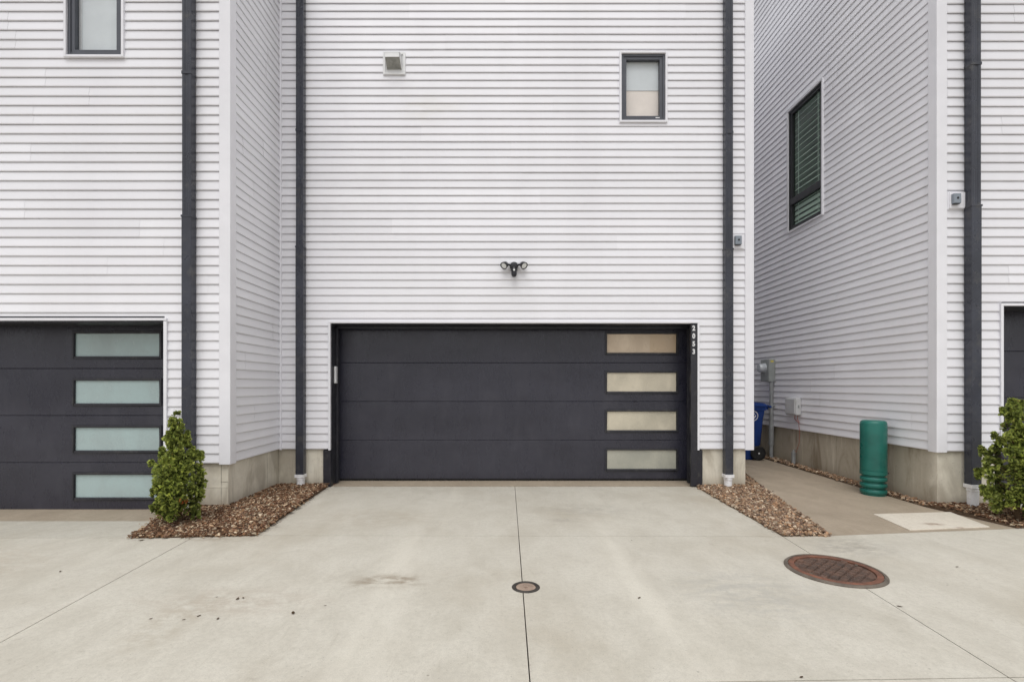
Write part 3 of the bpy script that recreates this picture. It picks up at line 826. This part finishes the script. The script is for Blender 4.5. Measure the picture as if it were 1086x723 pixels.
# electric meter on the right side wall
e = thing('electric_meter', (XRc, 8.66, 0), 'grey electric meter box with round meter and conduit running to the ground', 'electric meter')
m = MB(); m.lbox(FRs, 8.54, 8.81, .016, .125, 1.41, 1.80); enc = m.build('enclosure', M['greybox'], e, bevel=.006)
m = MB(); m.lbox(FRs, 8.548, 8.802, .1255, .132, 1.42, 1.79); m.build('cover', M['greybox'], enc, bevel=.003)
m = MB(); m.lathe(FRs.p(8.675, .13, 1.645), [(.088, 0), (.088, .022), (.080, .026), (.078, .085), (.066, .105), (.02, .112)], 28, (-1, 0, 0)); m.build('meter_dome', M['metergl'], e, smooth=True)
m = MB(); m.lbox(Frame((0, 8.54, 0), (1, 0, 0), (0, -1, 0)), 4.635, 4.685, .001, .003, 1.745, 1.775); m.build('sticker', M['yellow'], e)
m = MB(); m.tube(FRs.p(8.58, .060, -.1), FRs.p(8.58, .060, 1.412), .032, n=18); cd = m.build('conduit', M['conduit'], e, smooth=True)
for z0, z1, r in ((.30, .36, .046), (.37, .64, .041), (.96, .99, .043)):
    m = MB(); m.tube(FRs.p(8.58, .060, z0), FRs.p(8.58, .060, z1), r, n=18); m.build('coupling', M['conduit'], cd, smooth=True)
m = MB(); m.lbox(FRs, 8.55, 8.65, .010, .066, .97, .995); m.build('pipe_strap', M['greybox'], cd)

b = thing('utility_box', (XRc, 7.92, .85), 'pale grey plastic utility box with a thin red cable hanging below', 'utility box')
m = MB(); m.lbox(FRs, 7.78, 8.08, .016, .105, .865, 1.145); bx = m.build('box', M['telecom'], b, bevel=.02, seg=3)
m = MB(); m.lbox(FRs, 7.80, 8.06, .1055, .118, .885, 1.125); m.build('lid', M['telecom'], bx, bevel=.008)
m = MB(); m.lbox(Frame((0, 7.78, 0), (1, 0, 0), (0, -1, 0)), 4.655, 4.675, .0005, .010, .985, 1.03); m.build('latch', M['greybox'], bx)
m = MB(); m.path([FRs.p(7.83, .05, .868), FRs.p(7.82, .055, .80), FRs.p(7.79, .05, .76), FRs.p(7.81, .04, .70), FRs.p(7.815, .025, .60), FRs.p(7.85, .012, .42), FRs.p(7.90, .03, .27), FRs.p(7.925, .045, .245)], .004, 6)
m.path([FRs.p(7.90, .05, .868), FRs.p(7.90, .052, .80), FRs.p(7.85, .04, .765), FRs.p(7.80, .045, .74)], .0055, 6); m.build('cable', M['red'], b, smooth=True)

sp = MB(); sp.tube((4.675, 7.93, -.1), (4.675, 7.93, .25), .029, n=16); sp.tube((4.675, 7.93, .235), (4.675, 7.93, .262), .034, n=16); sp.tube((4.675, 7.93, .262), (4.675, 7.93, .30), .016, n=12)
tag(sp.build('conduit_stub', M['conduit'], smooth=True, loc=(4.675, 7.93, 0)), 'short grey conduit stub rising from the gravel below the utility box', 'pipe')

# green pedestal
pc = (4.50, 5.98, wz(5.98))
p = thing('utility_pedestal', pc, 'round green utility pedestal standing on the walkway edge', 'pedestal')
m = MB(); r = .137
m.lathe(pc, [(.05, .30), (r*.985, .30), (r, .302), (r, .86), (r-.004, .880), (r-.014, .895), (r-.03, .903), (.03, .906)], 48); m.build('cover', M['green'], p, smooth=True)
m = MB()
pr = [(.05, .0), (r-.012, .0), (r-.012, .014)]
for k in range(3):
    z = .016+k*.075
    pr += [(r-.004, z+.006), (r+.001, z+.014), (r+.001, z+.040), (r-.006, z+.052), (r-.022, z+.056), (r-.022, z+.070)]
pr += [(r-.003, .245), (r+.002, .250), (r+.002, .296), (r-.004, .2995), (.05, .2995)]
m.lathe(pc, pr, 48); m.build('base', M['green'], p, smooth=True)
m = MB(); m.tube((pc[0]+.118, pc[1]-.080, pc[2]+.272), (pc[0]+.124, pc[1]-.086, pc[2]+.272), .010, n=10); m.build('lock', M['black'], p)

# blue wheeled cart, side towards the viewer, back against the right wall
ck = thing('recycling_cart', (4.15, 8.72, .05), 'blue wheeled recycling cart with closed lid behind the middle corner', 'cart')
Z0 = wz(9)
def ring(x0, x1, y0, y1, z, rr=.04, n=4):
    out = []
    for cx, cy, a0 in ((x1-rr, y1-rr, 0), (x0+rr, y1-rr, 90), (x0+rr, y0+rr, 180), (x1-rr, y0+rr, 270)):
        for k in range(n+1):
            a = R(a0+90*k/n); out.append((cx+rr*math.cos(a), cy+rr*math.sin(a), z))
    return out
rings = [ring(4.03, 4.33, 8.50, 8.94, Z0+.012), ring(4.01, 4.36, 8.49, 8.95, Z0+.20), ring(4.005, 4.445, 8.485, 8.955, Z0+.26), ring(3.965, 4.465, 8.455, 8.985, Z0+.62), ring(3.955, 4.47, 8.45, 8.99, Z0+.70), ring(3.93, 4.49, 8.425, 9.015, Z0+.86),
         ring(3.915, 4.505, 8.41, 9.03, Z0+.865), ring(3.915, 4.505, 8.41, 9.03, Z0+.925)]
n = len(rings[0]); m = MB()
m.mesh([q for rg in rings for q in rg], [(i*n+k, i*n+(k+1) % n, (i+1)*n+(k+1) % n, (i+1)*n+k) for i in range(len(rings)-1) for k in range(n)]+[tuple(range(n-1, -1, -1)), tuple(range((len(rings)-1)*n, len(rings)*n))])
cb_ = m.build('body', M['blue'], ck, smooth=True)
m = MB()
rings = [ring(3.89, 4.525, 8.395, 9.045, Z0+.926, .05), ring(3.89, 4.525, 8.395, 9.045, Z0+.950, .05), ring(3.93, 4.49, 8.43, 9.01, Z0+.985, .06), ring(4.03, 4.41, 8.52, 8.92, Z0+1.0, .06)]
m.mesh([q for rg in rings for q in rg], [(i*n+k, i*n+(k+1) % n, (i+1)*n+(k+1) % n, (i+1)*n+k) for i in range(len(rings)-1) for k in range(n)]+[tuple(range(n-1, -1, -1)), tuple(range((len(rings)-1)*n, len(rings)*n))])
m.build('lid', M['blue'], ck, smooth=True)
m = MB()
for y in (8.52, 8.90): m.box(4.50, 4.590, y, y+.03, Z0+.87, Z0+.955)
m.tube((4.58, 8.44, Z0+.925), (4.58, 9.0, Z0+.925), .019, n=14); m.build('handle', M['blue'], ck)
for y, s in ((8.445, -1), (8.945, 1)):
    wc = Vector((4.37, y, Z0+.125))
    m = MB(); m.lathe(wc, [(.07, -.028), (.110, -.028), (.125, -.016), (.125, .016), (.110, .028), (.07, .028)], 32, (0, 1, 0)); w_ = m.build('wheel', M['rubber'], ck, smooth=True)
    m = MB(); m.lathe(wc, [(.02, -.024), (.076, -.020), (.076, .020), (.02, .024)], 28, (0, 1, 0))
    for k in range(6):
        a = R(60*k); m.tube(wc+Vector((.02*math.cos(a), s*.022, .02*math.sin(a))), wc+Vector((.072*math.cos(a), s*.022, .072*math.sin(a))), .007, n=6)
    m.build('rim', M['blacklamp'], w_)
    m = MB(); m.tube(wc+Vector((0, s*.024, 0)), wc+Vector((0, s*.032, 0)), .014, n=12); m.build('axle_cap', M['white'], w_)
m = MB(); m.tube((4.37, 8.48, Z0+.125), (4.37, 8.92, Z0+.125), .012, n=8); m.build('axle', M['black'], ck)
# round white emblem on the side: ring with a leaf-like chevron
ec = (4.275, Z0+.765); slope = lambda z: 8.45 - (z-(Z0+.70))*(.025/.18) - .004
m = MB()
def flat(pts):
    m.face([(x, slope(z), z) for x, z in pts])
for k in range(32):
    a, b_ = R(k*11.25), R((k+1)*11.25)
    flat([(ec[0]+rr*math.cos(q), ec[1]+rr*math.sin(q)) for rr, q in ((.078, a), (.092, a), (.092, b_), (.078, b_))])
for k in range(3):
    a = R(90+120*k)
    ca, sa = math.cos(a), math.sin(a)
    rot = lambda px, pz: (ec[0]+px*ca-pz*sa, ec[1]+px*sa+pz*ca)
    flat([rot(.028, -.034), rot(.046, -.034), rot(.046, .016), rot(.028, .016)])
    flat([rot(.020, .016), rot(.054, .016), rot(.037, .042)])
m.build('emblem', M['white'], ck, recalc=False)

# manhole cover and small cap
mh = (2.40, 3.57)
t = thing('manhole_cover', (mh[0], mh[1], 0), 'round rusty manhole cover with raised grid in the pavement', 'manhole cover')
m = MB(); m.lathe((mh[0], mh[1], 0), [(.309, -.02), (.309, .013), (.314, .0155), (.326, .0145), (.336, .006), (.337, -.02)], 64, close=False); m.build('frame_ring', M['ironrim'], t, smooth=True)
m = MB(); m.lathe((mh[0], mh[1], 0), [(.2615, -.03), (.2615, .0035), (.257, .003), (.10, .003), (.002, .003)], 64)
nb = 7
for i in range(-nb, nb+1):
    for j in range(-nb, nb+1):
        a, b_ = i*.058, j*.058
        x, y = (a*math.cos(.7)-b_*math.sin(.7)), (a*math.sin(.7)+b_*math.cos(.7))
        if math.hypot(x, y) < .238:
            hs = .0235; P = []
            for (qx, qy) in ((-hs, -hs), (hs, -hs), (hs, hs), (-hs, hs)):
                P.append((mh[0]+x+qx*math.cos(.7)-qy*math.sin(.7), mh[1]+y+qx*math.sin(.7)+qy*math.cos(.7)))
            Q = [(mh[0]+x+(px-mh[0]-x)*.80, mh[1]+y+(py-mh[1]-y)*.80) for px, py in P]
            m.mesh([(px, py, .0035) for px, py in P]+[(px, py, .0145) for px, py in Q], [(0,1,5,4),(1,2,6,5),(2,3,7,6),(3,0,4,7),(4,5,6,7)])
m.build('lid', M['rust'], t)
m = MB(); m.lathe((mh[0], mh[1], 0), [(.263, -.02), (.263, .012), (.266, .0145), (.301, .0145), (.305, .012), (.305, -.02)], 64, close=False); m.build('lid_rim', M['rustred'], t, smooth=True)
t.scale = (.95, .95, 1)
for a in (.35, 3.5):
    m = MB(); m.tube((mh[0]+.245*math.cos(a), mh[1]+.245*math.sin(a), .006), (mh[0]+.245*math.cos(a), mh[1]+.245*math.sin(a), .0125), .011, n=10)
    m.build('bolt', M['ironrim'], t)
dc = (.143, 3.275)
t = thing('cleanout_cap', (dc[0], dc[1], 0), 'small round cleanout cap with dark ring on the centre joint', 'cap')
m = MB(); m.lathe((dc[0], dc[1], 0), [(.066, -.02), (.066, .002), (.070, .006), (.088, .006), (.094, .002), (.094, -.02)], 40, close=False); m.build('ring', M['capdark'], t, smooth=True)
m = MB(); m.lathe((dc[0], dc[1], 0), [(.0655, -.02), (.0655, .0015), (.058, .0035), (.03, .0015), (.002, .0015)], 40); m.box(dc[0]-.014, dc[0]+.014, dc[1]-.014, dc[1]+.014, .001, .008); m.build('lid', M['captan'], t, smooth=True)

# dry leaf scraps
def leaf_mesh():
    m = MB()
    L = [(-.5, 0), (-.2, .22), (.15, .26), (.5, .02), (.15, -.22), (-.2, -.2)]
    top = [(x, y, .12+.5*y*y+.25*abs(x)**2) for x, y in L]
    m.mesh(top+[(0, 0, .03)], [(k, (k+1) % 6, 6) for k in range(6)])
    return m
f_px = [(64, 606, .024), (252, 635, .030), (258, 634, .020), (311, 650, .034), (231, 656, .022), (211, 653, .022), (195, 657, .016), (160, 656, .016), (678, 634, .024), (670, 573, .016), (954, 643, .026), (1015, 601, .022), (345, 642, .014), (230, 633, .012), (850, 718, .02), (150, 573, .04)]
first = None
for px, py, s in f_px:
    Y = 1.35*520/(py-408); X = (px-535)*Y/520
    if first is None:
        o = first = leaf_mesh().build('dry_leaf', M['leafbit'], recalc=False)
    else:
        o = first.copy(); COL.objects.link(o)
    o.location = (X, Y, .001); o.scale = (s*1.3, s*1.1, s*.8); o.rotation_euler = (0, 0, random.uniform(0, 6.28))
    tag(o, 'tiny curled brown leaf scrap lying on the pale pavement', 'leaf', 'leaf scraps scattered over the concrete')

# ------------------------------------------------------------------ shrubs
def shrub(loc, H, W, seed, label, dead, lean=(0, 0)):
    rr = random.Random(seed)
    root = thing('conifer_shrub', loc, label, 'shrub', 'upright conifer shrubs by the garages')
    tr = MB(); X, Y, Z = loc
    for k in range(8):
        a = k/8; b_ = (k+1)/8
        tr.tube((X+lean[0]*a, Y+lean[1]*a, Z-.05+a*H*.9), (X+lean[0]*b_, Y+lean[1]*b_, Z-.05+b_*H*.9), .020*(1-a)+.004, .020*(1-b_)+.004, 8)
    blobs = []
    RT = [(0, .58), (.10, .82), (.28, 1.02), (.46, .97), (.56, .80), (.63, .52), (.76, .48), (.86, .28), (1, .04)]
    def rad(t):
        for (a, ra), (b, rb) in zip(RT[:-1], RT[1:]):
            if t <= b: return W/2*(ra+(rb-ra)*(t-a)/(b-a))
        return W/2*.08
    nb = 36
    for i in range(nb):
        t = .05+.92*(i+.5)/nb; t = min(.985, t+rr.gauss(0, .02))
        a = i*2.39996+rr.gauss(0, .35); r = rad(t)
        br = min(.080, max(.026, r*.40))*rr.uniform(.62, 1.45)
        off = max(0, r-br*.75)*rr.uniform(.78, 1.26)
        blobs.append((Vector((X+lean[0]*t+off*math.cos(a), Y+lean[1]*t+off*math.sin(a), Z+t*H)), br, Vector((math.cos(a), math.sin(a), .55))))
        tr.tube((X+lean[0]*t*.8, Y+lean[1]*t*.8, Z+max(.04, t*H-.10)), blobs[-1][0], .007, .003, 5)
    for i in range(44):                                     # ragged upright sprigs
        t = rr.uniform(.12, .93); a = rr.uniform(0, 6.28); r = rad(t)*rr.uniform(.85, 1.35); br = rr.uniform(.016, .03)
        for q in range(3):
            blobs.append((Vector((X+lean[0]*t+(r+q*.007)*math.cos(a), Y+lean[1]*t+(r+q*.007)*math.sin(a), Z+t*H+q*br*1.1)), br*(1-.2*q), Vector((math.cos(a)*.6, math.sin(a)*.6, 1))))
    for i in range(16):
        t = .12+.84*i/16; r = rad(t)
        blobs.append((Vector((X+lean[0]*t+rr.gauss(0, .012), Y+lean[1]*t-r*.25, Z+t*H)), max(.028, r*.55), Vector((0, -.6, .8))))
    blobs.append((Vector((X+lean[0], Y+lean[1], Z+H*.985)), .026, Vector((0, 0, 1))))
    tr.build('trunk', M['bark'], root)
    V, F, C = [], [], []
    for (c, br, out) in blobs:
        out = out.normalized()
        nclump = min(125, int(62*(br/.07)**1.6)+12)
        shade_b = rr.uniform(.72, 1.2)
        for _ in range(nclump):
            d = Vector((rr.gauss(0, 1), rr.gauss(0, 1), rr.gauss(0, 1))).normalized()
            if d.dot(out) < -.35: d = -d
            q = rr.uniform(.45, 1.08)
            p = c + Vector((d.x, d.y, d.z*1.12))*br*q
            isdead = dead and (p-Vector(dead[0])).length < dead[1]*rr.uniform(.5, 1.1)
            # a small cupped fan of frond tips
            dirn = (d*.9 + out*.5 + Vector((0, 0, .45)) + Vector((rr.gauss(0, .3), rr.gauss(0, .3), rr.gauss(0, .3)))).normalized()
            side = dirn.cross(Vector((rr.gauss(0, 1), rr.gauss(0, 1), rr.gauss(0, 1)))).normalized()
            nrm = dirn.cross(side)
            nl = rr.choice((5, 6, 7))
            for k in range(nl):
                ang = (k-(nl-1)/2)*.36+rr.gauss(0, .10)
                ld = (dirn*math.cos(ang)+side*math.sin(ang)+nrm*rr.gauss(0, .18)).normalized()
                ls = ld.cross(nrm).normalized()
                ln = rr.uniform(.014, .028); wd = ln*rr.uniform(.30, .46)
                b0 = p + ld*.003
                i = len(V)
                V += [tuple(b0-ls*wd*.35), tuple(b0+ld*ln*.55-ls*wd+nrm*.0015), tuple(b0+ld*ln+nrm*rr.gauss(0, .003)), tuple(b0+ld*ln*.55+ls*wd+nrm*.0015), tuple(b0+ls*wd*.35)]
                F.append((i, i+1, i+2, i+3, i+4))
                u = rr.random()
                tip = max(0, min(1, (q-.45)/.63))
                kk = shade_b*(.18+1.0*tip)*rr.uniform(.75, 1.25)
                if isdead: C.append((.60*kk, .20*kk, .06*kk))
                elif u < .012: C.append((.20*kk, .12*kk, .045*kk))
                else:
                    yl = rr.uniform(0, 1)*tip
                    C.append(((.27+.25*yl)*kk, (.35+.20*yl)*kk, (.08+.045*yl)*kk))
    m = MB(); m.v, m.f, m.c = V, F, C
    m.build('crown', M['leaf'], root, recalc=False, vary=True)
    return root
shrub((-3.11, 4.70, .012), 1.07, .37, 21, 'bushy conifer by the left garage with an orange sprig low on its right', ((-2.93, 4.53, .24), .065), (-.03, 0))
shrub((5.03, 4.80, .03), 1.17, .42, 34, 'green conifer beside the right downspout, cut by the right picture edge', ((4.94, 4.62, .78), .05), (-.05, 0))

# ------------------------------------------------------------------ light, sky, camera
EL, AZ = R(62), R(190)       # high, behind the viewer and slightly to the left; overcast
w = bpy.data.worlds.new('World'); scene.world = w; w.use_nodes = True
nt = w.node_tree; bg = nt.nodes['Background']
sky = nt.nodes.new('ShaderNodeTexSky'); sky.sky_type = 'NISHITA'; sky.sun_disc = False
sky.sun_elevation = EL; sky.sun_rotation = AZ; sky.dust_density = 3; sky.air_density = 1.0; sky.ozone_density = 1
hs = nt.nodes.new('ShaderNodeHueSaturation'); hs.inputs['Saturation'].default_value = .12
nt.links.new(sky.outputs[0], hs.inputs['Color'])
mxw = nt.nodes.new('ShaderNodeMix'); mxw.data_type = 'RGBA'; mxw.inputs[0].default_value = .6      # even cloud cover over the clear sky
nt.links.new(hs.outputs[0], mxw.inputs[6]); mxw.inputs[7].default_value = (6.75, 6.76, 6.86, 1)
nt.links.new(mxw.outputs[2], bg.inputs['Color'])
bg.inputs['Strength'].default_value = .15; mxw.inputs[0].default_value = .55
sun = bpy.data.lights.new('sun', 'SUN'); sun.energy = 1.3; sun.angle = R(38); sun.color = (1, .98, .955)
so = bpy.data.objects.new('sun', sun); COL.objects.link(so)
# sun_rotation is measured from +Y towards +X
d = Vector((math.sin(AZ)*math.cos(EL), math.cos(AZ)*math.cos(EL), math.sin(EL)))
so.rotation_euler = (-d).to_track_quat('-Z', 'Y').to_euler(); so.location = (0, -4, 12)

cam = bpy.data.cameras.new('camera'); cam.sensor_width = 36; cam.lens = 520/1086*36
cam.shift_x = (543-535)/1086; cam.shift_y = (408-361.5)/1086
cam.clip_start = .05; cam.clip_end = 500
co = bpy.data.objects.new('camera', cam); COL.objects.link(co)
co.location = (0, 0, 1.35); co.rotation_euler = (R(90), 0, 0)
scene.camera = co
scene.cycles.max_bounces = 6; scene.cycles.diffuse_bounces = 4; scene.cycles.glossy_bounces = 3; scene.cycles.transparent_max_bounces = 6
scene.cycles.caustics_reflective = False; scene.cycles.caustics_refractive = False
scene.view_settings.view_transform = 'Standard'; scene.view_settings.look = 'None'
scene.view_settings.exposure = 0; scene.view_settings.gamma = 1
